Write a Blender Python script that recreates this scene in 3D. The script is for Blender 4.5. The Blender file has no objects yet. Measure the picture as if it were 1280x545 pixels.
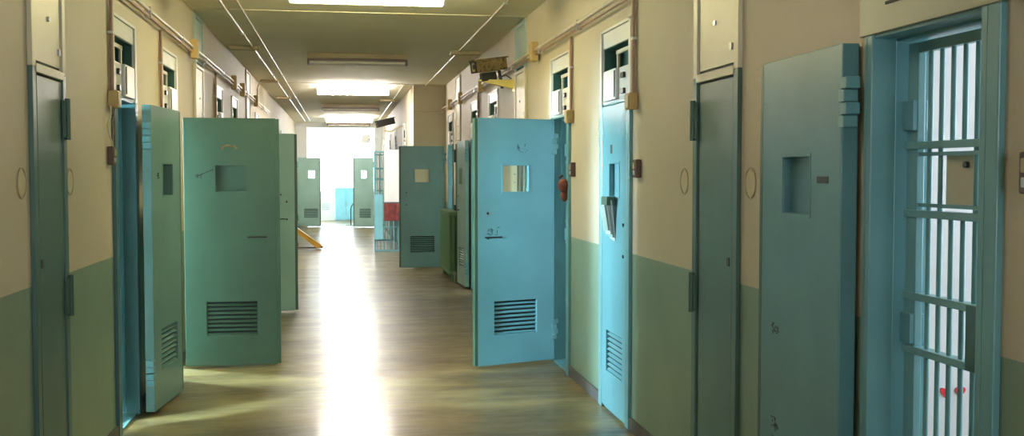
import bpy, bmesh, math, random
from mathutils import Vector, Matrix
random.seed(4)
S = bpy.context.scene
COL = S.collection
PI = math.pi
R = math.radians

# ---------------------------------------------------------------- materials
def mat(name, color, rough=.5, metal=0., var=.12, scale=6., bump=0., bscale=60., spec=.5, speck=None, emis=None, estr=0.):
    m = bpy.data.materials.new(name); m.use_nodes = True
    nt = m.node_tree; N = nt.nodes; L = nt.links
    b = N['Principled BSDF']
    b.inputs['Roughness'].default_value = rough
    b.inputs['Metallic'].default_value = metal
    b.inputs['Specular IOR Level'].default_value = spec
    tc = N.new('ShaderNodeTexCoord')
    n = N.new('ShaderNodeTexNoise'); n.inputs['Scale'].default_value = scale; n.inputs['Detail'].default_value = 5
    L.new(tc.outputs['Object'], n.inputs['Vector'])
    cr = N.new('ShaderNodeValToRGB')
    cr.color_ramp.elements[0].position = .3; cr.color_ramp.elements[1].position = .7
    c = Vector(color)
    cr.color_ramp.elements[0].color = (*(c*(1-var)), 1)
    cr.color_ramp.elements[1].color = (*[min(1, v) for v in c*(1+var)], 1)
    L.new(n.outputs['Fac'], cr.inputs['Fac'])
    out = cr.outputs['Color']
    if speck:
        n2 = N.new('ShaderNodeTexNoise'); n2.inputs['Scale'].default_value = speck[1]; n2.inputs['Detail'].default_value = 3
        L.new(tc.outputs['Object'], n2.inputs['Vector'])
        r2 = N.new('ShaderNodeValToRGB'); r2.color_ramp.elements[0].position = speck[2]; r2.color_ramp.elements[1].position = speck[2]+.04
        L.new(n2.outputs['Fac'], r2.inputs['Fac'])
        mx = N.new('ShaderNodeMix'); mx.data_type = 'RGBA'
        L.new(r2.outputs['Color'], mx.inputs[0]); L.new(out, mx.inputs[6]); mx.inputs[7].default_value = (*speck[0], 1)
        out = mx.outputs[2]
    L.new(out, b.inputs['Base Color'])
    if bump:
        n3 = N.new('ShaderNodeTexNoise'); n3.inputs['Scale'].default_value = bscale; n3.inputs['Detail'].default_value = 4
        L.new(tc.outputs['Object'], n3.inputs['Vector'])
        bp = N.new('ShaderNodeBump'); bp.inputs['Strength'].default_value = bump; bp.inputs['Distance'].default_value = .01
        L.new(n3.outputs['Fac'], bp.inputs['Height']); L.new(bp.outputs['Normal'], b.inputs['Normal'])
    if emis:
        b.inputs['Emission Color'].default_value = (*emis, 1); b.inputs['Emission Strength'].default_value = estr
    return m

def wall_mat(name, upper, lower, line=1.10):
    m = mat(name, upper, .62, var=.05, scale=1.2, bump=.12, bscale=90)
    nt = m.node_tree; N = nt.nodes; L = nt.links; b = N['Principled BSDF']
    src = b.inputs['Base Color'].links[0].from_socket
    tc = [n for n in N if n.type == 'TEX_COORD'][0]
    sx = N.new('ShaderNodeSeparateXYZ'); L.new(tc.outputs['Object'], sx.inputs[0])
    gt = N.new('ShaderNodeMath'); gt.operation = 'GREATER_THAN'; gt.inputs[1].default_value = line
    L.new(sx.outputs['Z'], gt.inputs[0])
    n = N.new('ShaderNodeTexNoise'); n.inputs['Scale'].default_value = 2.; n.inputs['Detail'].default_value = 6
    L.new(tc.outputs['Object'], n.inputs['Vector'])
    cr = N.new('ShaderNodeValToRGB'); c = Vector(lower)
    cr.color_ramp.elements[0].position = .35; cr.color_ramp.elements[1].position = .65
    cr.color_ramp.elements[0].color = (*(c*.92), 1); cr.color_ramp.elements[1].color = (*(c*1.08), 1)
    L.new(n.outputs['Fac'], cr.inputs['Fac'])
    mx = N.new('ShaderNodeMix'); mx.data_type = 'RGBA'
    L.new(gt.outputs[0], mx.inputs[0]); L.new(cr.outputs['Color'], mx.inputs[6]); L.new(src, mx.inputs[7])
    L.new(mx.outputs[2], b.inputs['Base Color'])
    # lower half is gloss enamel
    mr = N.new('ShaderNodeMath'); mr.operation = 'MULTIPLY_ADD'; mr.inputs[1].default_value = .25; mr.inputs[2].default_value = .38
    L.new(gt.outputs[0], mr.inputs[0]); L.new(mr.outputs[0], b.inputs['Roughness'])
    return m

M = {}
M['wall'] = wall_mat('cream_and_green_wall_paint', (.57, .50, .365), (.22, .31, .215))
M['wall_plain'] = mat('cream_wall_paint', (.58, .51, .34), .6, var=.04)
M['ochrewall'] = mat('aged_cream_rim', (.48, .40, .24), .6, var=.1)
M['greygreen'] = mat('grey_green_enamel', (.40, .42, .31), .4, var=.05)
M['ceil'] = mat('ceiling_paint', (.80, .76, .58), .8, var=.04, scale=1.5, bump=.1, bscale=70)
M['base'] = mat('baseboard_paint', (.10, .09, .085), .5, var=.2)
M['teal'] = mat('teal_enamel', (.135, .255, .23), .32, var=.10, scale=2.5, bump=.03, bscale=25)
M['tealL'] = mat('pale_blue_teal_enamel', (.145, .355, .41), .30, var=.08, scale=2.5, bump=.03, bscale=25)
M['tealG'] = mat('green_teal_enamel', (.054, .112, .070), .40, var=.10, scale=2.5, bump=.03, bscale=25)
M['tealD'] = mat('dark_green_enamel', (.045, .13, .105), .35, var=.12, scale=3)
M['tealN'] = mat('worn_teal_enamel', (.115, .26, .28), .34, var=.14, scale=2.2, bump=.03, bscale=25)
M['tealF'] = mat('light_washed_teal_enamel', (.28, .47, .43), .34, var=.08, scale=2.5)  # door teal paled in the colour for haze and light down the corridor
M['tealS'] = mat('dull_green_enamel', (.085, .165, .14), .38, var=.12, scale=2.5)
M['frameL'] = mat('shaded_frame_enamel', (.06, .145, .15), .34, var=.12, scale=3)  # frame paint with the shade of the deep left doorways put into it
M['gate'] = mat('gate_blue_enamel', (.20, .43, .46), .32, var=.12, scale=3)
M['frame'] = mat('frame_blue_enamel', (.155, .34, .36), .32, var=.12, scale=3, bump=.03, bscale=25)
M['cream'] = mat('cream_enamel', (.62, .58, .42), .45, var=.06, scale=2)
M['paleblue'] = mat('pale_blue_green_enamel', (.36, .48, .44), .45, var=.06, scale=3)
M['white'] = mat('white_enamel', (.72, .72, .68), .4, var=.04, scale=3)
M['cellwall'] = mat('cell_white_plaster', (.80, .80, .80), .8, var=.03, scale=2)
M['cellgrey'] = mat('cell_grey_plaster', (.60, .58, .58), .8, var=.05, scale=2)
M['beige'] = mat('beige_plate_enamel', (.62, .56, .34), .5, var=.05)
M['pipe'] = mat('painted_conduit', (.62, .52, .38), .35, var=.12, scale=10)
M['pipe_metal'] = mat('grey_zinc_conduit', (.60, .58, .55), .3, metal=.6, var=.1)
M['copper'] = mat('brown_conduit', (.38, .22, .14), .4, var=.1)
M['ochre'] = mat('ochre_junction_box_plastic', (.52, .37, .14), .5, var=.12, scale=14)
M['tan'] = mat('tan_junction_plate', (.50, .40, .22), .5, var=.1)
M['dark'] = mat('dark_metal_and_gap_shade', (.012, .016, .016), .6, var=.1)  # also serves as painted shade in gaps and grilles
M['black'] = mat('black_plastic', (.02, .02, .02), .35, var=.1)
M['brown'] = mat('dark_brown_plastic', (.10, .05, .035), .35, var=.2)
M['cambrown'] = mat('weathered_brown_camera_metal', (.17, .12, .05), .4, var=.35, scale=22, speck=((.02, .015, .01), 40, .58))
M['yellow'] = mat('yellow_painted_metal', (.68, .56, .16), .45, var=.08)
M['signal'] = mat('signal_yellow_paint', (.75, .42, .05), .4, var=.1)
M['rust'] = mat('rusty_red', (.20, .05, .03), .7, var=.4, scale=25)
M['rustmark'] = mat('rust_mark', (.24, .13, .05), .7, var=.3, scale=40)
M['steel'] = mat('worn_steel', (.45, .45, .45), .3, metal=.8, var=.15)
M['maroon'] = mat('maroon_fabric', (.20, .035, .035), .6, var=.35, scale=14)
M['red'] = mat('red_paint', (.65, .02, .03), .5, var=.05)
M['sheet'] = mat('sky_blue_sheet', (.25, .62, .75), .45, var=.05)
M['rad'] = mat('green_radiator_enamel', (.13, .28, .15), .35, var=.1)
M['board'] = mat('white_board', (.85, .85, .83), .5, var=.02)
M['glass'] = None
M['lampoff'] = mat('unlit_tube_glass', (.80, .76, .68), .25, var=.03)
M['lampbody'] = mat('lamp_housing_enamel', (.40, .31, .17), .45, var=.1)
M['lit_warm'] = mat('lit_warm_diffuser', (.9, .9, .8), .4, var=0, emis=(1., .87, .46), estr=66.)
M['lit_cool'] = mat('lit_white_diffuser', (.9, .9, .9), .4, var=0, emis=(1., .92, .84), estr=130.)
M['lit_soft'] = mat('lit_soft_diffuser', (.9, .9, .9), .4, var=0, emis=(1., .87, .79), estr=13.)

def floor_mat():
    m = bpy.data.materials.new('worn_waxed_floor'); m.use_nodes = True
    nt = m.node_tree; N = nt.nodes; L = nt.links; b = N['Principled BSDF']
    tc = N.new('ShaderNodeTexCoord')
    mp = N.new('ShaderNodeMapping'); mp.inputs['Scale'].default_value = (.6, 1.9, 1)
    L.new(tc.outputs['Object'], mp.inputs['Vector'])
    n = N.new('ShaderNodeTexNoise'); n.inputs['Scale'].default_value = 1.6; n.inputs['Detail'].default_value = 8
    L.new(mp.outputs[0], n.inputs['Vector'])
    cr = N.new('ShaderNodeValToRGB')
    cr.color_ramp.elements[0].position = .38; cr.color_ramp.elements[1].position = .63
    cr.color_ramp.elements[0].color = (.12, .082, .028, 1); cr.color_ramp.elements[1].color = (.27, .20, .078, 1)
    L.new(n.outputs['Fac'], cr.inputs['Fac'])
    # scuffs
    w = N.new('ShaderNodeTexNoise'); w.inputs['Scale'].default_value = 9; w.inputs['Detail'].default_value = 8
    L.new(mp.outputs[0], w.inputs['Vector'])
    r2 = N.new('ShaderNodeValToRGB'); r2.color_ramp.elements[0].position = .62; r2.color_ramp.elements[1].position = .72
    L.new(w.outputs['Fac'], r2.inputs['Fac'])
    ml = N.new('ShaderNodeMath'); ml.operation = 'MULTIPLY'; ml.inputs[1].default_value = .35; L.new(r2.outputs['Color'], ml.inputs[0])
    mx = N.new('ShaderNodeMix'); mx.data_type = 'RGBA'
    L.new(ml.outputs[0], mx.inputs[0]); L.new(cr.outputs['Color'], mx.inputs[6]); mx.inputs[7].default_value = (.36, .33, .27, 1)
    # sheet joints across the corridor
    sx = N.new('ShaderNodeSeparateXYZ'); L.new(tc.outputs['Object'], sx.inputs[0])
    md = N.new('ShaderNodeMath'); md.operation = 'PINGPONG'; md.inputs[1].default_value = .6; L.new(sx.outputs['Y'], md.inputs[0])
    lt = N.new('ShaderNodeMath'); lt.operation = 'LESS_THAN'; lt.inputs[1].default_value = .006; L.new(md.outputs[0], lt.inputs[0])
    mx2 = N.new('ShaderNodeMix'); mx2.data_type = 'RGBA'
    L.new(lt.outputs[0], mx2.inputs[0]); L.new(mx.outputs[2], mx2.inputs[6]); mx2.inputs[7].default_value = (.05, .04, .02, 1)
    L.new(mx2.outputs[2], b.inputs['Base Color'])
    rr = N.new('ShaderNodeMapRange'); rr.inputs[1].default_value = .3; rr.inputs[2].default_value = .7
    rr.inputs[3].default_value = .28; rr.inputs[4].default_value = .46
    L.new(w.outputs['Fac'], rr.inputs[0]); L.new(rr.outputs[0], b.inputs['Roughness'])
    b.inputs['Specular IOR Level'].default_value = .5
    b.inputs['Coat Weight'].default_value = .25
    b.inputs['Coat Roughness'].default_value = .16
    bp = N.new('ShaderNodeBump'); bp.inputs['Strength'].default_value = .25; bp.inputs['Distance'].default_value = .012
    L.new(n.outputs['Fac'], bp.inputs['Height']); L.new(bp.outputs['Normal'], b.inputs['Normal']); L.new(bp.outputs['Normal'], b.inputs['Coat Normal'])
    return m
M['floor'] = floor_mat()

# ---------------------------------------------------------------- mesh helpers
class MB:
    def __init__(s): s.bm = bmesh.new()
    def box(s, a, b, rot=None, bev=0):
        c = [(a[i]+b[i])/2 for i in range(3)]; d = [abs(b[i]-a[i]) for i in range(3)]
        mt = Matrix.Translation(c)
        if rot: mt = mt @ rot
        r = bmesh.ops.create_cube(s.bm, size=1, matrix=mt @ Matrix.Diagonal((*d, 1)))
        if bev:
            es = {e for v in r['verts'] for e in v.link_edges}
            bmesh.ops.bevel(s.bm, geom=list(es), offset=bev, segments=2, affect='EDGES', profile=.5)
        return s
    def cyl(s, p, q, r, n=12, r2=None):
        p = Vector(p); q = Vector(q); d = q-p
        mt = Matrix.Translation((p+q)/2) @ d.to_track_quat('Z', 'Y').to_matrix().to_4x4()
        bmesh.ops.create_cone(s.bm, cap_ends=True, segments=n, radius1=r, radius2=r if r2 is None else r2, depth=d.length, matrix=mt)
        return s
    def sph(s, p, r, sc=(1, 1, 1), n=12):
        bmesh.ops.create_uvsphere(s.bm, u_segments=n, v_segments=n//2+2, radius=r, matrix=Matrix.Translation(p) @ Matrix.Diagonal((*sc, 1)))
        return s
    def tube(s, pts, r, n=10):
        pts = [Vector(p) for p in pts]
        rings = []; up = Vector((.13, .21, .97)).normalized()
        for i, p in enumerate(pts):
            if i == 0: t = pts[1]-p
            elif i == len(pts)-1: t = p-pts[-2]
            else: t = (pts[i+1]-p).normalized()+(p-pts[i-1]).normalized()
            t.normalize()
            a = up.cross(t)
            if a.length < 1e-3: a = Vector((1, 0, 0)).cross(t)
            a.normalize(); b = t.cross(a); up = a.cross(t)*-1 if False else up
            rings.append([s.bm.verts.new(p+a*r*math.cos(k*2*PI/n)+b*r*math.sin(k*2*PI/n)) for k in range(n)])
        for A, B in zip(rings, rings[1:]):
            for k in range(n): s.bm.faces.new((A[k], A[(k+1) % n], B[(k+1) % n], B[k]))
        s.bm.faces.new(rings[0][::-1]); s.bm.faces.new(rings[-1])
        return s
    def prism(s, poly, axis, a, b):
        """extrude 2D polygon along axis between a and b"""
        def P(u, v, w): return {'x': (w, u, v), 'y': (u, w, v), 'z': (u, v, w)}[axis]
        A = [s.bm.verts.new(P(u, v, a)) for u, v in poly]; B = [s.bm.verts.new(P(u, v, b)) for u, v in poly]
        n = len(poly)
        s.bm.faces.new(A); s.bm.faces.new(B[::-1])
        for k in range(n): s.bm.faces.new((A[k], B[k], B[(k+1) % n], A[(k+1) % n]))
        return s
    def build(s, name, m, parent=None, smooth=False, bev=0, world_parent=False):
        bmesh.ops.recalc_face_normals(s.bm, faces=s.bm.faces)
        me = bpy.data.meshes.new(name); s.bm.to_mesh(me); s.bm.free()
        if smooth:
            for p in me.polygons: p.use_smooth = True
        me.materials.append(m)
        o = bpy.data.objects.new(name, me); COL.objects.link(o)
        if smooth:
            es = o.modifiers.new('split', 'EDGE_SPLIT'); es.split_angle = R(40)
        if bev:
            bv = o.modifiers.new('bevel', 'BEVEL'); bv.width = bev; bv.segments = 2; bv.limit_method = 'ANGLE'
        if parent: o.parent = parent
        return o

def holed(w0, w1, z0, z1, y0, y1, holes):
    """solid slab in local x,z with through holes (x0,x1,z0,z1); clean grid mesh"""
    xs = sorted({w0, w1, *[h[0] for h in holes], *[h[1] for h in holes]})
    zs = sorted({z0, z1, *[h[2] for h in holes], *[h[3] for h in holes]})
    mb = MB(); bm = mb.bm
    V = {}
    def v(i, j, k):
        if (i, j, k) not in V: V[i, j, k] = bm.verts.new((xs[i], (y0, y1)[k], zs[j]))
        return V[i, j, k]
    def solid(i, j):
        if i < 0 or j < 0 or i >= len(xs)-1 or j >= len(zs)-1: return False
        cx = (xs[i]+xs[i+1])/2; cz = (zs[j]+zs[j+1])/2
        return not any(h[0] < cx < h[1] and h[2] < cz < h[3] for h in holes)
    for i in range(len(xs)-1):
        for j in range(len(zs)-1):
            if not solid(i, j): continue
            for k in (0, 1): bm.faces.new((v(i, j, k), v(i+1, j, k), v(i+1, j+1, k), v(i, j+1, k)))
            if not solid(i-1, j): bm.faces.new((v(i, j, 0), v(i, j, 1), v(i, j+1, 1), v(i, j+1, 0)))
            if not solid(i+1, j): bm.faces.new((v(i+1, j, 0), v(i+1, j, 1), v(i+1, j+1, 1), v(i+1, j+1, 0)))
            if not solid(i, j-1): bm.faces.new((v(i, j, 0), v(i, j, 1), v(i+1, j, 1), v(i+1, j, 0)))
            if not solid(i, j+1): bm.faces.new((v(i, j+1, 0), v(i, j+1, 1), v(i+1, j+1, 1), v(i+1, j+1, 0)))
    return mb

def empty(name, loc, ang=0, label=None, cat=None, group=None):
    o = bpy.data.objects.new(name, None); o.empty_display_size = .2; COL.objects.link(o)
    o.location = loc; o.rotation_euler = (0, 0, ang)
    if label: o['label'] = label
    if cat: o['category'] = cat
    if group: o['group'] = group
    return o
def tag(o, label, cat, group=None):
    o['label'] = label; o['category'] = cat
    if group: o['group'] = group
    return o
def struct(o): o['kind'] = 'structure'; return o
def copy_tree(o, parent=None):
    c = o.copy(); COL.objects.link(c)
    if parent: c.parent = parent
    for ch in list(o.children): copy_tree(ch, c)
    return c

# ---------------------------------------------------------------- layout numbers (metres)
XR, XL, XN = 1.77, -1.35, 1.22      # right wall, left wall, right wall beyond the pier
H = 3.10                            # ceiling
YP = 17.9                           # pier face
YE = 31.8                           # end opening
Y0 = -7.0
TH = .20
DT, FT = 2.06, 2.54                 # door head, transom head
OR = [(-2.93, -2.27), (-.84, -.18), (2.62, 3.28), (6.27, 6.92), (8.01, 8.66), (11.80, 12.45), (13.53, 14.19), (16.62, 17.28)]
OL = [(-4.0, -3.35), (1.28, 1.92), (3.0, 3.62), (6.56, 7.17), (8.28, 8.92), (11.72, 12.30), (13.42, 14.02), (17.0, 17.65), (19.0, 19.65), (22.4, 23.05), (24.2, 24.85), (27.7, 28.35), (29.5, 30.15)]
ON = [(20.02, 20.70), (23.35, 24.02), (26.2, 26.85), (29.9, 30.6)]

# ---------------------------------------------------------------- shell
struct(MB().box((-4.2, Y0, -.12), (4.8, 38, 0)).build('floor', M['floor']))
mb = MB().box((XL-.2, Y0, H), (XR+.2, YE+.2, H+.15)).box((-4.2, YE+.2, H), (4.8, 38, H+.15))
struct(mb.build('ceiling', M['ceil']))

def wall_run(name, xa, xb, ya, yb, ops):
    mb = MB(); y = ya
    for a, b in ops:
        mb.box((xa, y, 0), (xb, a, H)); mb.box((xa, a, FT), (xb, b, H)); y = b
    mb.box((xa, y, 0), (xb, yb, H))
    return struct(mb.build(name, M['wall']))
wall_run('wall_right', XR, XR+TH, Y0, YP+.05, OR)
wall_run('wall_left', XL-TH, XL, Y0, YE, OL)
struct(MB().box((XN, YP, 0), (XR+TH, YP+.2, H)).build('wall_pier', M['wall']))
wall_run('wall_right_far', XN, XN+TH, YP+.2, YE, ON)
struct(holed(XL-TH, XR+TH, 0, H, Y0-.2, Y0, [(-.9, 1.32, .9, 2.8)]).build('wall_back', M['wall']))
# end partition with wide opening
mb = MB().box((-3.4, YE, 0), (-1.02, YE+.2, H)).box((1.0, YE, 0), (3.6, YE+.2, H)).box((-1.02, YE, 2.96), (1.0, YE+.2, H))
struct(mb.build('wall_end', M['cellwall']))
# bright vestibule
W0, W1 = YE+.2, 37.6
struct(holed(-3.4, 3.6, 0, H, W1, W1+.2, [(-2.4, 2.6, .95, 2.95)]).build('wall_far', M['cellwall']))
vl = holed(-W1, -W0, 0, H, -3.6, -3.4, [(-W1+.6, -W0-.9, .95, 2.95)]).build('wall_vestibule_left', M['cellwall']); struct(vl)
vl.rotation_euler = (0, 0, -PI/2)
for v in vl.data.vertices: pass
vr = MB().box((3.6, W0, 0), (3.8, W1, H)).build('wall_vestibule_right', M['cellwall']); struct(vr)
vl.rotation_euler = (0, 0, 0)
for v in vl.data.vertices:
    x, y, z = v.co; v.co = (y, -x, z)

# baseboards between the openings
def baseboard(name, x, s, ops, ya, yb, ducts):
    mb = MB(); y = ya; ob = sorted([(a-.06, b+.06) for a, b in ops]+ducts)
    for a, b in ob+[(yb, yb)]:
        if a > y: mb.box((x, y, 0), (x-s*.018, a, .08))
        y = max(y, b)
    return struct(mb.build(name, M['base'], bev=.003))
DR = [(4.44, 5.04), (9.92, 10.55), (15.52, 16.14)]
DL = [(4.84, 5.40), (10.06, 10.64), (15.35, 15.98), (20.6, 21.2), (25.9, 26.5)]
baseboard('baseboard_right', XR, 1, OR, Y0, YP, DR)
baseboard('baseboard_left', XL, -1, OL, Y0, YE, DL)
baseboard('baseboard_right_far', XN, 1, ON, YP+.2, YE, [])
# ceiling joint strips
tn = 0
for y in (1.6, 9.9, 17.75):
    tn += 1
    struct(MB().box((XL+.001, y-.012, H-.008), (XR-.001, y+.012, H-.0005)).build('trim_%d' % tn, M['cream']))
tn += 1
struct(MB().box((-3.3, W1-.08, .90), (3.5, W1-.001, .95)).build('trim_%d' % tn, M['white']))

# ---------------------------------------------------------------- window frames
def window(n, x0, x1, z0, z1, y, nv, nh, bars=0, rot=0, loc=(0, 0, 0)):
    """window in local xz plane"""
    w = empty('window_%d' % n, loc, rot); struct(w)
    f = .05
    holes = []
    for i in range(nv):
        for j in range(nh):
            a = x0+f+(x1-x0-f)*i/nv; b = x0+(x1-x0-f)*(i+1)/nv
            c = z0+f+(z1-z0-f)*j/nh; d = z0+(z1-z0-f)*(j+1)/nh
            holes.append((a, b, c, d))
    holed(x0, x1, z0, z1, y-.03, y+.03, holes).build('window_frame', M['white'], w)
    if bars:
        b = MB()
        for i in range(bars): b.cyl((x0+(i+.5)*(x1-x0)/bars, y+.06, z0), (x0+(i+.5)*(x1-x0)/bars, y+.06, z1), .009, 8)
        b.build('window_bars', M['white'], w)
    return w
window(30, -.895, 1.315, .905, 2.795, Y0-.1, 3, 2)
window(1, -2.39, 2.59, .96, 2.94, W1+.1, 5, 2)
def portal(loc, size, rot):
    l = bpy.data.lights.new('portal', 'AREA'); l.shape = 'RECTANGLE'; l.size, l.size_y = size
    l.cycles.is_portal = True
    o = bpy.data.objects.new('daylight_portal', l); COL.objects.link(o); o.location = loc; o.rotation_euler = rot
portal((.1, W1+.22, 1.95), (5.0, 2.0), (-PI/2, 0, 0))     # faces -Y
portal((.21, Y0-.22, 1.85), (2.2, 1.9), (PI/2, 0, 0))
portal((-3.62, (W0+W1)/2, 1.95), (4.2, 2.0), (PI/2, 0, -PI/2))

# ---------------------------------------------------------------- cells behind the open doors
cn = 1
def cell(side, x_in, y0, y1, depth, wy0, wy1, wz0=.95, wz1=2.45, mm='cellwall'):
    """room behind a doorway; side +1 right, -1 left; x_in = outer face of the corridor wall"""
    global cn
    cn += 1
    xb = x_in+side*depth
    mb = MB()
    t = .1
    a, b = sorted((x_in, xb+side*t))
    mb.box((a, y0-t, 0), (b, y0, 2.9)); mb.box((a, y1, 0), (b, y1+t, 2.9)); mb.box((a, y0-t, 2.9), (b, y1+t, 3.0))
    xa, xc = sorted((xb, xb+side*t))
    mb.box((xa, y0, 0), (xc, wy0, 2.9)); mb.box((xa, wy1, 0), (xc, y1, 2.9))
    mb.box((xa, wy0, 0), (xc, wy1, wz0)); mb.box((xa, wy0, wz1), (xc, wy1, 2.9))
    struct(mb.build('wall_cell', M[mm]))
    w = window(cn, wy0+.005, wy1-.005, wz0+.005, wz1-.005, 0, 2, 1, 0, PI/2, (xb+side*t*.5, 0, 0))
    portal((xb+side*(t+.02), (wy0+wy1)/2, (wz0+wz1)/2), (wy1-wy0, wz1-wz0), (PI/2, 0, PI/2 if side > 0 else -PI/2))
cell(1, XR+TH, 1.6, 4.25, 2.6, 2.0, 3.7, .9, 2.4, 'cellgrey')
cell(1, XR+TH, 7.3, 9.9, 2.6, 7.9, 9.3)
cell(-1, XL-TH, 4.0, 7.65, 2.5, 4.15, 6.3, .5, 2.7)
cell(-1, XL-TH, 7.85, 11.2, 2.5, 8.9, 11.0, .6, 2.6)
cell(-1, XL-TH, 11.4, 13.1, 2.5, 11.6, 12.9)
cell(1, XR+TH, 13.0, 15.2, 2.6, 13.3, 14.9)
cell(1, XR+TH, 15.6, 17.7, 2.6, 15.9, 17.3)
cell(1, XN+TH, 19.3, 21.5, 2.8, 19.6, 21.2, .6, 2.6)
# plain backing walls close the other doorways
def backing(xa, xb, spans):
    mb = MB()
    for a, b in spans: mb.box((xa, a-.1, 0), (xb, b+.1, FT+.15))
    return struct(mb.build('wall_backing', M['cellwall']))
backing(XR+TH, XR+TH+.06, [o for o in OR if o[0] in (-2.93, -.84, 6.27, 11.80)])
backing(XL-TH-.06, XL-TH, [o for o in OL if o[0] not in (6.56, 8.28, 11.72)])
backing(XN+TH, XN+TH+.06, ON[1:])

def daylight(loc, size, power, rot):
    l = bpy.data.lights.new('window_daylight', 'AREA'); l.shape = 'RECTANGLE'; l.size, l.size_y = size; l.energy = power; l.color = (.55, .85, 1.0)
    o = bpy.data.objects.new('window_daylight', l); COL.objects.link(o); o.location = loc; o.rotation_euler = rot
def aim(a, b): return (Vector(b)-Vector(a)).to_track_quat('-Z', 'Y').to_euler()
a, b = (-4.5, 5.0, 1.9), (1.3, 8.3, 1.0)
daylight(a, (.4, .9), 2600, aim(a, b))
a, b = (-4.5, 10.3, 2.0), (1.7, 6.5, .9)
daylight(a, (.5, 1.0), 1500, aim(a, b))
# ---------------------------------------------------------------- door frames with transoms
dn = 0
def door_frame(side, xw, a, b, near=False):
    """side +1: wall on the right (faces -X)."""
    global dn
    dn += 1
    d = empty('door_%d' % dn, (xw, a, 0)); struct(d)
    w = b-a; s = side
    def X(u): return u*s            # u>0 goes into the wall
    def bx(mb, u0, u1, y0, y1, z0, z1, **k):
        x0, x1 = sorted((X(u0), X(u1))); return mb.box((x0, y0, z0), (x1, y1, z1), **k)
    fl = .055; g = .03; fh = .02 if near else fl
    mb = MB()
    for y0, y1, in ((-fl, .0), (w, w+fh)):
        bx(mb, -.022, .002, y0, y1, 0, DT)
    for y0, y1 in ((-.002, g), (w-g, w+.002)):
        bx(mb, -.022, .07, y0, y1, 0, DT)
    for y0, y1 in ((-.002, g-.012), (w-g+.012, w+.002)):
        bx(mb, .07, TH, y0, y1, 0, DT)
    bx(mb, -.012, .07, -.0, w, DT-.012, DT+.004)
    bx(mb, .07, TH, 0, w, DT-.02, DT+.03)
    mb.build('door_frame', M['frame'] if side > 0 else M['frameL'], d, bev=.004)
    if near and a > 0:
        mb = MB(); bx(mb, .10, .14, 0, .125, 0, DT); mb.build('fixed_stile', M['frame'], d, bev=.003)
    # threshold
    mb = MB(); bx(mb, -.0, TH, 0, w, 0, .012); mb.build('threshold', M['frame'], d)
    # transom: pale surround, dark window, fuse boxes
    m = MB()
    z0 = DT
    bx(m, -.018, .03, -fl, -.01, z0, FT+.02); bx(m, -.018, .03, w+.01, w+fl, z0, FT+.02)
    bx(m, -.018, .03, -fl, w+fl, FT, FT+.02)
    m.build('transom_frame', M['white'] if not near else M['cream'], d, bev=.003)
    m = MB()
    bx(m, -.006, .03, -.01, w+.01, FT-.105, FT); bx(m, -.006, .03, -.01, w+.01, z0, z0+.215)
    m.build('transom_panel', M['white'] if not near else M['cream'], d, bev=.002)
    m = MB(); bx(m, .12, .14, 0, w, z0+.21, FT-.10); m.build('transom_pane', M['tealD'], d)
    m = MB()
    bx(m, .0, .12, 0, w, z0+.205, z0+.218); bx(m, .0, .12, 0, w, FT-.11, FT-.105); bx(m, 0, .14, 0, .01, z0+.19, FT-.1); bx(m, 0, .14, w-.01, w, z0+.19, FT-.1)
    m.build('transom_reveal', M['tealD'], d)
    m = MB(); bx(m, .015, .03, w*.03, w*.62, FT-.165, FT-.14); bx(m, .015, .03, w*.55, w*.59, z0+.19, FT-.14); m.build('transom_slat', M['cream'], d)
    if near:
        f = MB(); bx(f, -.024, .01, -fl, w+fl, z0, FT); f.build('transom_cover', M['greygreen'], d, bev=.003)
        f = MB(); bx(f, -.027, -.024, .10, w-.12, z0+.085, z0+.095); f.build('slot', M['dark'], d)
        return d
    f = MB(); bx(f, -.03, -.006, w*.38, w*.86, z0+.015, z0+.215, bev=.004); fb = f.build('fuse_box', M['white'], d)
    f = MB(); bx(f, -.034, -.03, w*.40, w*.43, z0+.03, z0+.20); f.build('box_seam', M['dark'], fb)
    f = MB()
    for k in range(2): bx(f, -.024, -.006, w*.14, w*.24, z0+.04+k*.1, z0+.075+k*.1, bev=.003)
    f.build('switch', M['black'], d)
    return d
for i, (a, b) in enumerate(OR): door_frame(1, XR, a, b, near=(i <= 2))
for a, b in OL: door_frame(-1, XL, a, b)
for a, b in ON: door_frame(1, XN, a, b)

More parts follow.
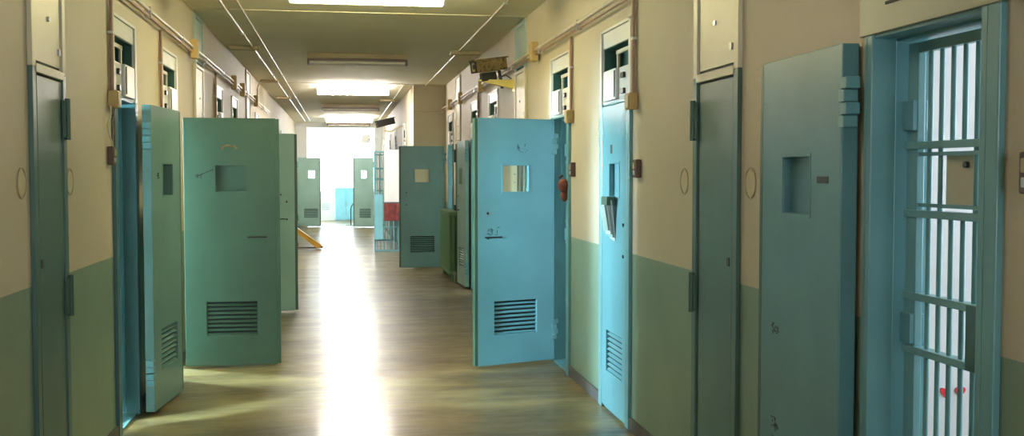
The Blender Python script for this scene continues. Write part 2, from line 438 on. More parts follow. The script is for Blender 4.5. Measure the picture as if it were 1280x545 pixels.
# ---------------------------------------------------------------- steel doors
LW, LT = .72, .055
def cell_door(loc, ang, s, label, paint, hatch='flap', w=LW, t=LT, group='steel cell doors of the corridor', marks=(), hinges=True, handle=True, keys=True):
    """local x: hinge -> free edge; thickness centred on y; s = the side seen"""
    d = empty('cell_door', (loc[0], loc[1], 0), ang, label, 'door', group)
    hx0, hx1, hz0, hz1 = .25, .49, 1.445, 1.66
    if w < .6: hx0, hx1 = .16, .36
    vx0, vx1, vz0, vz1 = .17, .57, .27, .545
    if w < .6: vx0, vx1 = .10, .42
    p = holed(0, w, .022, 2.045, -t/2, t/2, [(hx0, hx1, hz0, hz1), (vx0, vx1, vz0, vz1)]).build('door_panel', paint, d, bev=.004)
    # rebated edge lips
    m = MB().box((w-.001, -t/2+.012 if s > 0 else -t/2-.0, .03), (w+.028, (t/2 if s < 0 else t/2-.0)-.012*(s < 0), 2.04))
    m.build('edge_lip', M['tealG'], d, bev=.003)
    # hatch
    yo = -s*t*.18
    if hatch == 'flap':
        MB().box((hx0, yo-.004, hz0), (hx1, yo+.004, hz1)).build('hatch_flap', paint, d)
    elif hatch == 'beige':
        MB().box((hx0, s*t*.2-.004, hz0), (hx1, s*t*.2+.004, hz1)).build('hatch_flap', M['beige'], d)
    elif hatch == 'half':
        hf = MB().box((hx1-.01 if False else hx0+.10, s*t*.2-.004, hz0), (hx1, s*t*.2+.004, hz1)).build('hatch_flap', M['beige'], d)
        q = MB()
        for zz in (1.52, 1.59): q.cyl((hx0+.125, s*(t*.2+.003), zz), (hx0+.125, s*(t*.2+.012), zz), .007, 8)
        q.build('screw', M['steel'], hf)
        q = MB()
        for xx in (hx0+.028, hx0+.07): q.box((xx-.006, -.005, hz0), (xx+.006, .005, hz1))
        q.build('hatch_bar', M['paleblue'], d)
    elif hatch == 'open':
        q = MB().box((hx0+.0, -.004, hz0), (hx0+.06, .004, hz1)); q.build('hatch_flap', M['paleblue'], d)
    elif hatch == 'blue':
        MB().box((hx0, yo-.004, hz0), (hx1, yo+.004, hz1)).build('hatch_flap', M['tealL'], d)
    e = .012
    q = MB()
    for a_, b_ in (((hx0-e, hz1), (hx1+e, hz1+e)), ((hx0-e, hz0-e), (hx1+e, hz0)), ((hx0-e, hz0), (hx0, hz1)), ((hx1, hz0), (hx1+e, hz1))):
        q.box((a_[0], s*t/2-.001, a_[1]), (b_[0], s*(t/2)+s*.003, b_[1]))
    q.build('hatch_rim', paint, d)
    # louvre grille
    g = MB(); n = 8
    hgt = (vz1-vz0)/n
    for k in range(n):
        zc = vz0+(k+.5)*hgt
        g.box((vx0, -t*.42, zc-.0035), (vx1, t*.42, zc+.0035), rot=Matrix.Rotation(R(-36*s), 4, 'X'))
    gr = g.build('vent_grille', paint, d)
    MB().box((vx0, -.0025, vz0), (vx1, .0025, vz1)).build('vent_shade', M['dark'], gr)  # dark plate stands in for the shade between the louvres
    # handle slot and bolt
    if handle: q = MB().box((.50, s*(t/2-.001), 1.068), (.655, s*(t/2+.008), 1.080))
    if handle: q.build('pull_handle', M['dark'], d)
    if keys: q = MB()
    for zz in (1.27, 1.07) if keys else (): q.cyl((w-.09, s*(t/2-.002), zz), (w-.09, s*(t/2+.006), zz), .011, 12)
    if keys: q.build('keyhole', M['black'], d, smooth=True)
    if hinges:
        for zc in (1.84, .28):
            hg = MB()
            for k in range(4):
                o_ = .0 if k % 2 else -.016
                hg.box((-.022+o_, -t*.28 if s > 0 else -t/2-.004, zc+.088-k*.044-.040), (.022+o_, t/2+.004 if s > 0 else t*.28, zc+.088-k*.044), bev=.003)
            hg.build('hinge', M['frame'], d)
    for kind, x, z, r in marks:
        if kind == 'scratch':
            q = MB()
            for k in range(13):
                u = x+random.uniform(-r, r); vv = z+random.uniform(-r, r)*.7; L_ = random.uniform(.006, .03); an = random.uniform(0, PI)
                q.box((u-L_/2, s*(t/2-.001), vv-.0018), (u+L_/2, s*(t/2+.0012), vv+.0018), rot=Matrix.Rotation(an, 4, 'Y'))
            q.build('scratch', M['dark'], d)
        elif kind == 'rust':
            q = MB()
            for k in range(11):
                th = PI*k/10; u = x+r*math.cos(th); vv = z+r*.35*math.sin(th)+random.uniform(-.006, .006)
                q.cyl((u, s*(t/2-.001), vv), (u, s*(t/2+.0012), vv), random.uniform(.006, .013), 7)
            q.build('rust_stain', M['rustmark'], d)
        elif kind == 'line':
            q = MB().box((x-r, s*(t/2-.001), z-.003), (x+r, s*(t/2+.0015), z+.003), rot=Matrix.Rotation(R(22*s), 4, 'Y')); q.build('scratch', M['dark'], d)
        elif kind == 'hole':
            MB().box((x-r, s*(t/2-.002), z-r*1.3), (x+r, s*(t/2+.002), z+r*1.3)).build('spy_hole', M['dark'], d)
        elif kind == 'tape':
            q = MB().box((x-r, s*(t/2-.001), z-.012), (x+r, s*(t/2+.002), z+.012)); q.build('dark_label_strip', M['dark'], d)
    return d
def ang(p, q): return math.atan2(q[1]-p[1], q[0]-p[0])

# near right, folded back on the wall
p, q = (1.728, 3.355), (1.738, 4.10)
cell_door(p, ang(p, q), 1, 'teal steel cell door folded back against the right wall beside the barred gate', M['tealN'], 'flap', w=.70, t=.062,
          marks=(('tape', .14, 1.575, .045), ('scratch', .55, .98, .03), ('scratch', .55, .60, .03)), handle=False, keys=False)
# closed, right
p, q = (1.776, 6.945), (1.776, 6.2)
dC = cell_door(p, ang(p, q), -1, 'closed narrow-looking blue steel cell door in the right wall with papers tucked in its hatch', M['tealL'], 'blue', w=.685, t=.05, marks=(('hole', .29, 1.755, .022),), handle=False)
# open, right
p, q = (1.755, 8.60), (1.0, 8.335)
cell_door(p, ang(p, q), 1, 'bright blue steel cell door swung open into the corridor on the right with half beige hatch', M['tealL'], 'half', w=.72,
          marks=(('scratch', .31, 1.80, .05), ('scratch', .58, 1.13, .05)))
# left, folded
p, q = (-1.255, 7.10), (-1.175, 7.80)
cell_door(p, ang(p, q), -1, 'steel cell door folded back on the left wall, nearest of the left doors', M['teal'], 'open', w=.68, t=.06, handle=False, keys=False, marks=(('scratch', .15, 1.58, .03),))
# left, big green
p, q = (-1.262, 8.76), (-.5, 8.76)
cell_door(p, ang(p, q), -1, 'large green steel cell door standing open square across the left side', M['tealG'], 'flap', w=.73, keys=False, hinges=False,
          marks=(('rust', .36, 1.80, .055), ('line', .17, 1.60, .08), ('scratch', .12, 1.57, .02)))
# left, next
p, q = (-1.29, 12.14), (-.5, 12.14)
cell_door(p, ang(p, q), -1, 'grey-green steel cell door seen just past the edge of the large green door', M['tealF'], 'flap', w=.76, marks=(('scratch', .6, 1.35, .01),))
# right, folded far
p, q = (1.70, 14.21), (1.665, 14.93)
cell_door(p, ang(p, q), 1, 'pale steel cell door folded to the right wall between bright blue door and radiator', M['tealF'], 'flap', w=.69)
# right, square before pier
p, q = (1.69, 17.33), (.9, 17.33)
cell_door(p, ang(p, q), 1, 'teal steel cell door standing open in front of the beige pier, beige square in its hatch', M['teal'], 'beige', w=.725, handle=False)
# far pair
p, q = (-1.27, 31.2), (-.6, 31.2)
cell_door(p, ang(p, q), -1, 'pale teal steel door open at the far end of the corridor, left one of the pair', M['tealF'], 'open', w=.63, handle=False, keys=False)
p, q = (.93, 30.8), (.3, 30.8)
cell_door(p, ang(p, q), 1, 'pale teal steel door open at the far end of the corridor, right one of the pair', M['tealF'], 'open', w=.57, handle=False, keys=False)
# closed doors in the remaining frames (their transoms show above the open doors)
def closed(side, xw, a, b, label):
    x = xw+side*(-.012)
    h = (x, b-.005)
    cell_door(h, -PI/2, -1 if side > 0 else 1, label, M['teal'], 'flap', w=b-a-.04, t=.04, hinges=False)
closed(1, XR, *OR[5], 'closed steel cell door in the right wall just behind the bright blue open door')
closed(-1, XL, *OL[6], 'closed steel cell door in the left wall behind the large green door')

# ---------------------------------------------------------------- barred gates
def barred_gate(loc, an, s, label, w=.49, nb=6, lock=True, plate=True, paint=None, group='barred cell gates', stile=.062):
    paint = paint or M['frame']
    g = empty('barred_gate', (loc[0], loc[1], 0), an, label, 'gate', group)
    m = MB()
    m.box((0, -.014, .03), (stile, .014, 2.03)).box((w-.035, -.014, .03), (w, .014, 2.03)).box((.062, -.014, 1.995), (w-.035, .014, 2.03)).box((.062, -.014, .03), (w-.035, .014, .07))
    m.build('gate_frame', paint, g, bev=.003)
    for z in (1.69, 1.465, 1.19, 1.01, .52):
        MB().box((.0, -.022, z-.012), (w-.004, .022, z+.012)).build('rail', paint, g, bev=.002)
    x0, x1 = stile, w-.035
    for k in range(nb):
        x = x0+(k+.85)*(x1-x0)/(nb+.2)
        b = MB()
        segs = [(.05, 2.0)]
        if plate and 1 <= k <= nb-1 and k not in (0, 1, 4, 5): segs = [(.05, 1.47), (1.685, 2.0)]
        for a_, b_ in segs: b.cyl((x, 0, a_), (x, 0, b_), .0085, 10)
        b.build('bar', paint, g, smooth=True)
    if plate:
        xa = .178; xb = .375
        f = MB()
        f.box((x0, -.008, 1.655), (x1, .008, 1.667)).box((x0, -.008, 1.488), (x1, .008, 1.50))
        f.build('hatch_frame', paint, g)
        h = MB().box((xa+.012, .012, 1.497), (xb-.03, .02, 1.66)).build('hatch_plate', M['beige'] if False else M['cream'], g, bev=.002)
        MB().cyl((xa+.128, -.0, 1.625), (xa+.128, .012, 1.625), .010, 12).build('peephole', M['black'], h)
    if lock:
        l = MB().box((w-.125, -.026, 1.0), (w-.002, .026, 1.20), bev=.004).build('lock_plate', M['tealD'], g)
        MB().sph((w-.055, 0, 1.105), .014, (1, 2.1, 2.2)).build('keyhole', M['black'], l, smooth=True)
    for zc in (1.79, 1.08):
        hg = MB().box((-.0, -.03, zc-.05), (.06, .024, zc+.05), bev=.003)
        hg.build('hinge', M['tealL'], g)
    return g
barred_gate((1.892, 3.245), -PI/2, -1, 'blue barred gate closed across the near right cell doorway', paint=M['gate'])
barred_gate((1.892, 8.62), -PI/2, -1, 'blue barred gate deep in the doorway beside the bright blue door', w=.57, nb=8, plate=False)
barred_gate((-1.47, 7.13), -PI/2, 1, 'blue barred gate in the left doorway beside the folded door', w=.53, nb=4, stile=.25, plate=False)  # hinge stile widened to block cell daylight from the folded door's edge
barred_gate((1.15, 20.78), PI, 1, 'pale blue barred gate swung open past the pier with a white board on it', w=.52, nb=6, lock=False, plate=False, paint=M['tealL'])
barred_gate((1.16, 24.1), PI, 1, 'slim barred gate open further behind the white board', w=.42, nb=5, lock=False, plate=False, paint=M['frame'])

# things hanging on the far gate
tag(MB().box((.83, 20.70, 1.02), (1.13, 20.745, 2.06), bev=.004).build('white_board', M['board']), 'tall white board hung on the open barred gate past the pier', 'board')
bm = MB()
for k in range(6):
    bm.box((.825+k*.051, 20.66+.012*(k % 2), .65), (.883+k*.051, 20.735, 1.0), bev=.012)
tag(bm.build('bag', M['maroon']), 'dark maroon cloth bag hanging below the white board', 'bag')
tag(MB().box((.64, 20.735, .28), (.80, 20.75, 1.17), bev=.003).build('blue_sheet', M['sheet']), 'light blue sheet fixed to the lower bars of the open far gate', 'sheet')

# ---------------------------------------------------------------- service duct doors
def duct(side, xw, a, b, label, two_tone=False):
    d = empty('service_door', (xw, a, 0), 0, label, 'service door', 'service duct doors')
    w = b-a; s = side
    def bx(mb, u0, u1, y0, y1, z0, z1, **k):
        x0, x1 = sorted((-u0*s, -u1*s)); return mb.box((x0, y0, z0), (x1, y1, z1), **k)
    f = MB(); bx(f, 0, .022, 0, .055, 0, 2.07); bx(f, 0, .022, w-.055, w, 0, 2.07); f.build('door_frame', M['tealS'], d, bev=.003)
    ztop = 2.62 if two_tone else 3.08
    for z0, z1, mm in [(2.07, ztop, M['cream'])]+([(2.62, 3.08, M['paleblue'])] if two_tone else []):
        f = MB(); bx(f, 0, .022, 0, .055, z0, z1); bx(f, 0, .022, w-.055, w, z0, z1); bx(f, 0, .022, .055, w-.055, z1-.03, z1)
        f.build('upper_frame', mm, d, bev=.003)
        g = MB(); bx(g, 0, .012, .068, w-.068, z0+.03, z1-.035); g.build('upper_panel', mm, d, bev=.002)
    g = MB(); bx(g, .0, .004, .055, w-.055, .01, 3.05); g.build('shadow_gap', M['dark'], d)
    g = MB(); bx(g, 0, .026, .05, w-.05, 2.045, 2.085); g.build('cross_bar', M['cream'], d, bev=.003)
    n0 = .062 if s > 0 else .078
    n1 = w-.078 if s > 0 else w-.062
    g = MB(); bx(g, 0, .014, n0+(.012 if s > 0 else .012), n1, .03, 2.035); g.build('door_panel', M['tealS'], d, bev=.003)
    hy = w-.035
    for zc in (1.86, 1.0):
        g = MB(); bx(g, .018, .034, hy-.035, hy+.03, zc-.09, zc+.09, bev=.003); x = -.036*s; g.cyl((x, hy-.0, zc-.1), (x, hy, zc+.1), .013, 10)
        g.build('hinge', M['tealG'], d)
    g = MB(); bx(g, .012, .022, .085 if s > 0 else w-.11, .11 if s > 0 else w-.085, 2.16, 2.19); bx(g, .012, .022, w*.5, w*.5+.02, 2.3, 2.32)
    g.build('latch', M['steel'], d)
    g = MB(); bx(g, .0125, .018, .10, .13, 1.17, 1.21); g.build('keyhole', M['black'], d)
    return d
duct(1, XR, *DR[0], 'narrow teal service door in right wall between the closed blue door and folded door')
duct(1, XR, *DR[1], 'pale blue service panel in right wall behind the security camera bracket', True)
duct(1, XR, *DR[2], 'service door in right wall above the green radiator')
duct(-1, XL, *DL[0], 'narrow teal service door in left wall nearest the viewer')
duct(-1, XL, *DL[1], 'pale blue service panel high in left wall above the large green door', True)
duct(-1, XL, *DL[2], 'thin service door in left wall further down the corridor')

# round recessed plates beside the ducts
def disc(side, xw, y, z, label):
    o = bpy.data.objects
    d = empty('round_plate', (xw, y, z), 0, label, 'plate', 'round plates flanking the service doors')
    s = -side
    r = MB(); n = 28
    ringpts = [(0.003*s, .058*math.cos(k*2*PI/n), .066*math.sin(k*2*PI/n)) for k in range(n)]
    for k in range(n):
        a, b = ringpts[k], ringpts[(k+1) % n]
        r.cyl(a, b, .0032, 6)
    r.build('rim', M['ochrewall'], d, smooth=True)
    MB().cyl((0, 0, 0), (.003*s, 0, 0), .055, 28).build('cover', M['wall_plain'], d)
disc(1, XR, 5.22, 1.555, 'round wall plate left of the right service door')
disc(1, XR, 4.33, 1.555, 'round wall plate right of the right service door')
disc(-1, XL, 4.72, 1.555, 'round wall plate left of the left service door')
disc(-1, XL, 5.52, 1.555, 'round wall plate right of the left service door')

# ---------------------------------------------------------------- conduits
def conduit(side, x, ya, yb, z, label, boxes):
    s = -side
    d = empty('conduit', (x+s*.028, ya, z), 0, label, 'conduit')
    MB().cyl((s*.022, 0, .0), (s*.022, yb-ya, 0), .014, 12).build('pipe', M['pipe'], d, smooth=True)
    MB().cyl((s*.018, 0, -.04), (s*.018, yb-ya, -.04), .010, 12).build('pipe', M['copper'], d, smooth=True)
    y = .5
    while y < yb-ya:
        a, b = sorted_box((-s*.006, y, -.055), (s*.038, y+.015, .02)); MB().box(a, b).build('pipe_clip', M['pipe_metal'], d); y += 1.5
    for y in boxes:
        a, b = sorted_box((0, y-ya-.06, -.10), (s*.06, y-ya+.06, .07))
        bb = MB().box(a, b, bev=.006).build('junction_box', M['ochre'], d)
        a, b = sorted_box((s*.06, y-ya-.05, -.09), (s*.066, y-ya+.05, .06))
        MB().box(a, b, bev=.003).build('box_lid', M['tan'], bb)
    return d
def sorted_box(a, b): return tuple(min(a[i], b[i]) for i in range(3)), tuple(max(a[i], b[i]) for i in range(3))
conduit(1, XR, -2, YP-.02, 2.70, 'long pair of conduit pipes running along the upper right wall', (9.25, 12.9, 15.15, 16.6))
conduit(-1, XL, -2, 19.5, 2.72, 'long pair of conduit pipes running along the upper left wall', (9.7, 13.2, 14.3, 16.5))
def drop(side, x, y, ztop, zbox, label, yo=0):
    d = empty('conduit_drop', (x, y, zbox), 0, label, 'conduit', 'conduit drops beside the cell doors')
    s = -side
    MB().cyl((s*.018, -.012, .03), (s*.018, -.012, ztop-zbox), .0095, 10).build('pipe', M['copper'], d, smooth=True)
    MB().cyl((s*.018, .014, .03), (s*.018, .014, ztop-zbox), .0095, 10).build('pipe', M['pipe'], d, smooth=True)
    a, b = sorted_box((0, -.05, -.055), (s*.055, .05, .045)); bb = MB().box(a, b, bev=.006).build('junction_box', M['ochre'], d)
    a, b = sorted_box((s*.055, -.04, -.045), (s*.06, .04, .035)); MB().box(a, b, bev=.003).build('box_lid', M['tan'], bb)
    c = MB(); a, b = sorted_box((0, -.028, (ztop-zbox)*.6), (s*.03, .03, (ztop-zbox)*.6+.015)); c.box(a, b).build('pipe_clip', M['pipe_metal'], d)
drop(1, XR, 6.15, 2.65, 2.04, 'conduit drop with ochre box beside the closed blue door on the right')
drop(1, XR, 7.90, 2.65, 2.04, 'conduit drop with ochre box beside the open bright blue door')
drop(-1, XL, 6.47, 2.67, 2.04, 'conduit drop with ochre box beside the nearest left doorway')
drop(-1, XL, 8.19, 2.67, 2.04, 'conduit drop above the folded left cell door')
drop(-1, XL, 11.64, 2.67, 2.04, 'conduit drop above the large green door')
drop(1, XR, 13.44, 2.65, 2.04, 'conduit drop on right wall beyond the security camera')
drop(1, XR, 2.50, 2.65, 2.13, 'conduit drop with box at the top corner of the near barred gate')

# ceiling conduits and plates
def ceiling_pipe(x, ya, yb, r, label, m):
    d = empty('ceiling_conduit', (x, ya, H), 0, label, 'conduit')
    MB().cyl((0, 0, -r), (0, yb-ya, -r), r, 10).build('pipe', m, d, smooth=True)
    y = 8.7
    while y < yb-ya:
        MB().box((-r*1.8, y, -r*2.2), (r*1.8, y+.015, 0)).build('pipe_clip', M['pipe_metal'], d); y += 2.4
ceiling_pipe(-1.03, -2, 30.5, .013, 'ceiling conduit on the left, nearer the wall', M['pipe'])
ceiling_pipe(-.885, -2, 30.5, .008, 'thin ceiling cable on the left, nearer the lamps', M['pipe'])
ceiling_pipe(1.43, -2, YP-.02, .011, 'ceiling conduit on the right side', M['pipe'])
ceiling_pipe(1.05, YP, 30.5, .011, 'far ceiling conduit on the right beyond the pier', M['pipe'])
for i, (x0, x1, y, lab) in enumerate([(-1.30, -.95, 12.75, 'flat tan junction plate on ceiling, left, nearest'), (-1.28, -1.0, 17.3, 'flat tan junction plate on ceiling, left, at the second lit lamp'),
                           (-1.25, -.98, 21.0, 'flat tan junction plate on ceiling, left, beyond the second lit lamp'), (1.33, 1.70, 12.85, 'flat tan junction plate on ceiling above the security camera'),
                           (.78, 1.1, 21.5, 'flat tan junction plate on ceiling beyond the pier')]):
    b = MB().box((x0, y-.07, H-.045), (x1, y+.07, H-.001), bev=.006).build('ceiling_junction', M['tan'])
    tag(b, lab, 'junction box', 'junction plates on the ceiling')
# bent pipe at the left far wall
tag(MB().tube([(-1.15, 17.3, 3.06), (-1.25, 17.3, 3.06), (-1.31, 17.3, 3.03), (-1.33, 17.3, 2.95), (-1.33, 17.3, 2.75)], .012).build('bent_pipe', M['pipe'], smooth=True), 'bent pipe turning from ceiling down the left wall', 'pipe')
tag(MB().cyl((XN-.0, YP-.018, 2.64), (XR-.02, YP-.018, 2.64), .013).build('pier_conduit', M['pipe'], smooth=True), 'ochre conduit crossing the front of the beige pier', 'conduit')

# ---------------------------------------------------------------- call boxes and wires
def call_box(side, xw, y, z, label, hook=True):
    s = -side
    d = empty('call_box', (xw, y, z), 0, label, 'call box', 'brown call boxes beside the doors')
    a, b = sorted_box((0, -.038, -.055), (s*.035, .038, .055)); MB().box(a, b, bev=.006).build('housing', M['brown'], d)
    a, b = sorted_box((s*.035, -.022, .0), (s*.041, .022, .038)); MB().box(a, b, bev=.003).build('button', M['tan'], d)
    a, b = sorted_box((s*.035, -.022, -.038), (s*.039, .022, -.012)); MB().box(a, b, bev=.002).build('name_slot', M['pipe_metal'], d)
call_box(1, XR, 6.06, 1.625, 'brown call box on the right wall beside the closed blue door')
call_box(1, XR, 7.83, 1.625, 'brown call box on the right wall beside the open bright blue door')
call_box(1, XR, 2.42, 1.60, 'dark brown call box at the right edge beside the barred gate')
call_box(-1, XL, 6.42, 1.70, 'dark red-brown call box on the left wall beside the nearest left doorway')
def wires(pts, name, lab, m, r=.005): tag(MB().tube(pts, r, 8).build(name, m, smooth=True), lab, 'wire', 'loose wires beside the left doorway')
x = XL+.02
w1 = []
for k in range(25):
    t = k/24; w1.append((x+.008*math.sin(9*t), 6.40-.05*math.sin(PI*t)-.012*math.sin(18*t), 1.99-.24*t))
wires(w1, 'loose_wire', 'pale loose wire curling down from the left ochre box', M['cream'])
w2 = []
for k in range(25):
    t = k/24; w2.append((x+.004, 6.46-.02*math.cos(16*t)*(1-t)-.03*t, 1.985-.23*t))
wires(w2, 'loose_wire', 'brown loose wire looping down to the left call box', M['copper'], .004)
tag(MB().tube([(1.75, 8.02-.02, 1.50), (1.70, 8.0, 1.53), (1.69, 8.03, 1.56), (1.72, 8.02, 1.58)], .008).sph((1.72, 8.01, 1.50), .045, (1, 1, 1.2)).sph((1.73, 8.02, 1.42), .03, (1, 1, 1.6)).build('rusty_bundle', M['rust'], smooth=True), 'rust-red bundle hanging at the doorway edge of the open bright blue door', 'bundle')

# papers tucked in the closed door hatch
pp = empty('paper_bundle', (1.742, 6.60, 1.19), 0, 'folded papers tucked under the hatch of the closed blue door', 'papers')
for k in range(4):
    MB().box((-.012*k-.012, -.07+.01*k, -.03+.02*k), (-.012*k-.004, .055+.008*k, .24-.015*k), rot=Matrix.Rotation(R(6-4*k), 4, 'X') @ Matrix.Rotation(R(-8), 4, 'Y')).build('sheet', M['paleblue'] if k % 2 else M['white'], pp)
MB().box((-.055, -.075, .20), (-.0, .075, .255), bev=.004).build('pocket_lip', M['tealG'], pp)

# red stickers inside the near cell
for sx_, lab in ((1195, 'left'), (1210, 'right')):
    pass
for (sx_, sz_, lab) in ((2.66, .62, 'small red sticker on the white cell wall behind the gate bars, left one'), (2.735, .62, 'small red sticker on the white cell wall behind the gate bars, right one')):
    h = MB()
    pts = []
    for k in range(20):
        t = 2*PI*k/20; pts.append((sx_+.0016*16*math.sin(t)**3, sz_+.0016*(13*math.cos(t)-5*math.cos(2*t)-2*math.cos(3*t)-math.cos(4*t))))
    h.prism(pts, 'y', 4.244, 4.2495)
    tag(h.build('red_sticker', M['red']), lab, 'sticker', 'red stickers in the near cell')

# ---------------------------------------------------------------- fluorescent lamps
def lamp(y, lit, lab):
    d = empty('ceiling_lamp', (.21, y, H), 0, lab, 'lamp', 'fluorescent ceiling lamps')
    Lh = .625
    hw = .05 if lit else .075
    MB().box((-Lh, -hw, -.04 if lit else -.07), (Lh, hw, 0), bev=.006).build('housing', M['lampbody'] if not lit else M['white'], d)
    if lit:
        m = M['lit_'+lit]
        poly = [(-.055, -.04), (-.10, -.075), (-.075, -.145), (.075, -.145), (.10, -.075), (.055, -.04)]
        MB().prism(poly, 'x', -Lh+.02, Lh-.02).build('diffuser', m, d)
        for sx in (-1, 1):
            p = MB(); p.prism(poly, 'x', sx*(Lh-.02), sx*Lh); p.build('end_cap', M['white'], d)
    else:
        MB().box((-Lh, -.015, -.115), (Lh, .015, -.07)).build('reflector_spine', M['brown'], d)
        for sy in (-1, 1):
            MB().cyl((-Lh+.03, sy*.052, -.118), (Lh-.03, sy*.052, -.118), .02, 12).build('tube', M['lampoff'], d, smooth=True)
        for sx in (-1, 1):
            MB().box((Lh-.025 if sx > 0 else -Lh, -.078, -.145), (Lh if sx > 0 else -Lh+.025, .078, -.07), bev=.004).build('lamp_holder', M['brown'], d)
lamp(8.46, 'warm', 'lit fluorescent lamp, nearest one at the top of the picture')
lamp(13.35, None, 'unlit fluorescent fitting between the first and second lit lamps')
lamp(18.3, 'cool', 'second lit fluorescent lamp over the middle of the corridor')
lamp(23.2, None, 'unlit fluorescent fitting just beyond the second lit lamp')
lamp(28.2, 'cool', 'farthest lit fluorescent lamp near the bright end')
lamp(30.9, None, 'unlit fluorescent fitting right at the bright end opening')
lamp(-1.4, 'soft', 'lit fluorescent lamp behind the viewer')
lamp(3.45, 'soft', 'unseen fluorescent lamp just above the viewer, lit to fill the near corridor')  # added fill lamp, lit to brighten the near walls

# ---------------------------------------------------------------- security cameras
def cctv(loc, an, tilt, scale, lab, brk=True, m=None, L_=.36):
    d = empty('security_camera', loc, an, lab, 'security camera')
    d.rotation_euler = (0, tilt, an); d.scale = (scale, scale, scale*1.25)
    m = m or M['cambrown']
    b = MB().box((-.16, -.055, -.05), (L_-.16, .055, .05), bev=.012).build('housing', m, d)
    MB().box((-.185, -.066, .045), (L_-.14, .066, .058), bev=.004).build('sun_shield', m, d)
    q = MB()
    q.box((-.178, -.055, .036), (-.158, .055, .05)).box((-.178, -.055, -.05), (-.158, .055, -.036)).box((-.178, -.055, -.05), (-.158, -.042, .05)).box((-.178, .042, -.05), (-.158, .055, .05))
    q.build('front_bezel', M['black'], d)
    MB().box((-.165, -.04, -.035), (-.160, .04, .035)).build('front_glass', M['tan'], d)
    MB().cyl((-.168, 0, 0), (-.160, 0, 0), .02, 14).build('lens', M['black'], d, smooth=True)
    return d
# near camera: aims back down the corridor toward the viewer's left
c = cctv((1.49, 10.63, 2.70), R(20), R(-9), 1.0, 'weathered brown security camera housing on a yellow bracket on the right wall')
MB().box((-.10, -.035, -.125), (.07, .035, -.055), bev=.01).build('pan_head', M['black'], c)
MB().cyl((.12, 0, -.05), (.13, 0, -.20), .018, 10).build('stem', M['black'], c, smooth=True)
br = empty('camera_bracket', (XR, 10.63, 2.52), 0, 'yellow triangular bracket holding the brown security camera', 'bracket')
MB().prism([(0, -.06), (0, .035), (-.38, .035), (-.37, .02)], 'y', -.035, .035).build('arm', M['yellow'], br, bev=.003)
MB().box((-.02, -.06, -.09), (0, .06, .07), bev=.003).build('wall_plate', M['yellow'], br)
MB().tube([(-.03, .03, .05), (-.09, .04, .09), (-.16, .02, .06)], .006).build('cable', M['black'], br, smooth=True)
c2 = cctv((.86, 21.0, 2.60), R(18), R(-14), 1.0, 'dark security camera further down beyond the beige pier', m=M['black'])
MB().cyl((-.03, 0, -.05), (-.03, 0, -.15), .02, 10).tube([(-.03, 0, -.13), (.1, .02, -.16), (.36, -.09, -.10)], .014).build('arm', M['cream'], c2, smooth=True)
fb = empty('far_device', (.86, 31.4, 2.60), 0, 'small white device mounted high at the right of the bright end opening', 'device')
MB().box((-.28, -.06, -.12), (-.02, .08, .12), bev=.01).build('case', M['white'], fb)
MB().box((-.34, -.07, .03), (-.22, -.05, .16), bev=.004).build('shade', M['steel'], fb)
MB().box((-.02, -.02, -.03), (.14, .02, .03)).build('arm', M['steel'], fb)

# ---------------------------------------------------------------- radiator
rd = empty('radiator', (XR-.06, 15.15, 0), 0, 'green column radiator on the right wall beside the door before the pier', 'radiator')
n = 13
for k in range(n):
    y = .0+k*.108
    q = MB()
    for xx in (-.03, -.09, -.15):
        q.cyl((xx, y, .13), (xx, y, 1.0), .02, 8)
    q.box((-.175, y-.026, .955), (-.005, y+.026, 1.03), bev=.016).box((-.175, y-.026, .10), (-.005, y+.026, .175), bev=.016).cyl((-.09, y-.054, .99), (-.09, y+.054, .99), .016, 8).cyl((-.09, y-.054, .135), (-.09, y+.054, .135), .016, 8)
    q.build('radiator_section', M['rad'], rd)
for yy in (.0, (n-1)*.108): MB().box((-.13, yy-.015, 0), (-.05, yy+.015, .12)).build('foot', M['rad'], rd)
MB().cyl((-.09, -.05, .13), (-.09, -.09, .13), .025, 10).cyl((-.09, -.075, 0), (-.09, -.075, .16), .011, 8).build('valve', M['pipe_metal'], rd, smooth=True)

# ---------------------------------------------------------------- far things
yb = empty('folded_barrier', (-.66, 22.2, 0), 0, 'yellow folded barrier lying aslant on the floor at the left', 'barrier')
MB().prism([(-.34, .39), (-.28, .46), (.24, .085), (.22, .02), (.13, .02)], 'y', -.06, .06).build('arm', M['signal'], yb, bev=.006)
MB().tube([(.22, -.02, .055), (.25, 0, .04), (.22, .02, .03)], .02).build('foot', M['brown'], yb, smooth=True)
MB().cyl((-.33, .09, .03), (.16, .09, .02), .015, 8).build('rod', M['brown'], yb, smooth=True)
MB().sph((-.30, .0, .09), .06, (1, 1, 1.5)).build('wheel', M['rust'], yb, smooth=True)

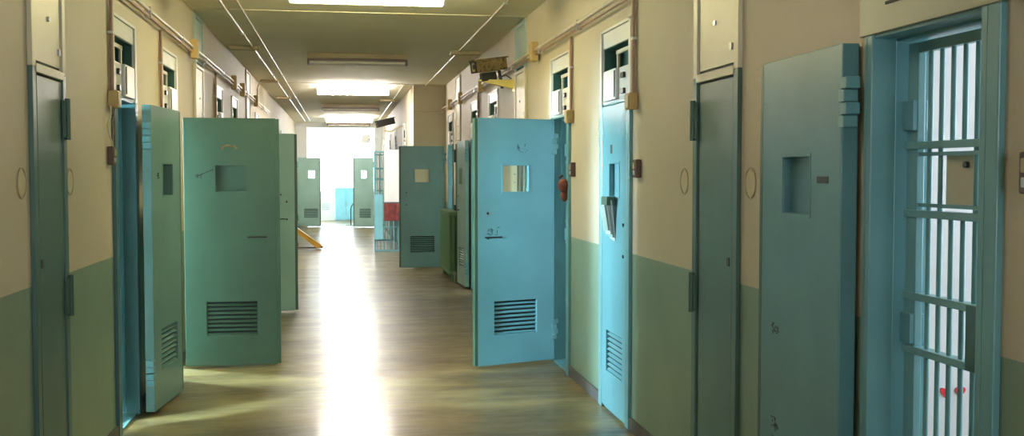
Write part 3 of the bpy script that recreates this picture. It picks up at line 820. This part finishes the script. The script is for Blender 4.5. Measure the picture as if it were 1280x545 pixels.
hr = MB().tube([(.27, 32.0, .012), (.27, 32.0, .50), (.29, 32.0, .58), (.36, 32.0, .68), (.50, 32.0, .80), (.62, 32.0, .84), (.66, 32.0, .80), (.66, 32.0, .012)], .02)
hr.box((.14, 31.9, 0), (.42, 32.1, .015))
tag(hr.build('handrail', M['tealS'], smooth=True), 'grey bent tube handrail before the bright end, beside the right far door', 'handrail')
cb = empty('blue_cabinet', (.08, 35.2, 0), 0, 'low pale blue two-door cabinet in the bright end room', 'cabinet')
MB().box((-.30, 0, .02), (.40, .4, 1.10), bev=.005).build('body', M['sheet'], cb)
for k in range(2):
    dd = MB().box((-.29+k*.345, -.02, .05), (.045+k*.345, 0, 1.08), bev=.004).build('door', M['sheet'], cb)
    MB().box((.01+k*.06, -.035, .5), (.02+k*.06, -.02, .62)).build('handle', M['steel'], dd)
cw = empty('vented_cabinet', (-.52, 35.4, 0), 0, 'low white cabinet with louvres in the bright end room, left of the blue one', 'cabinet')
MB().box((-.35, 0, 0), (.28, .4, .75), bev=.005).build('body', M['white'], cw)
q = MB()
for k in range(4): q.box((-.15, -.006, .36+k*.06), (.12, 0, .385+k*.06))
q.build('louvre', M['paleblue'], cw)

# ---------------------------------------------------------------- world, camera, output
w = bpy.data.worlds.new('daylight'); S.world = w; w.use_nodes = True
bg = w.node_tree.nodes['Background']; bg.inputs[0].default_value = (.74, .90, 1.0, 1); bg.inputs[1].default_value = 16.0

cam = bpy.data.cameras.new('camera'); co = bpy.data.objects.new('camera', cam); COL.objects.link(co)
cam.sensor_width = 36; cam.lens = 36*1300/1280; cam.clip_end = 200
co.location = (0, 0, 1.6); co.rotation_euler = (R(90-2.4886), 0, R(-9.2964))
S.camera = co
S.view_settings.view_transform = 'Standard'; S.view_settings.look = 'None'
S.view_settings.gamma = 1; S.view_settings.use_curve_mapping = False
S.view_settings.exposure = -0.05
S.cycles.max_bounces = 10; S.cycles.diffuse_bounces = 6; S.cycles.glossy_bounces = 4
S.cycles.sample_clamp_indirect = 8
S.cycles.use_denoising = True
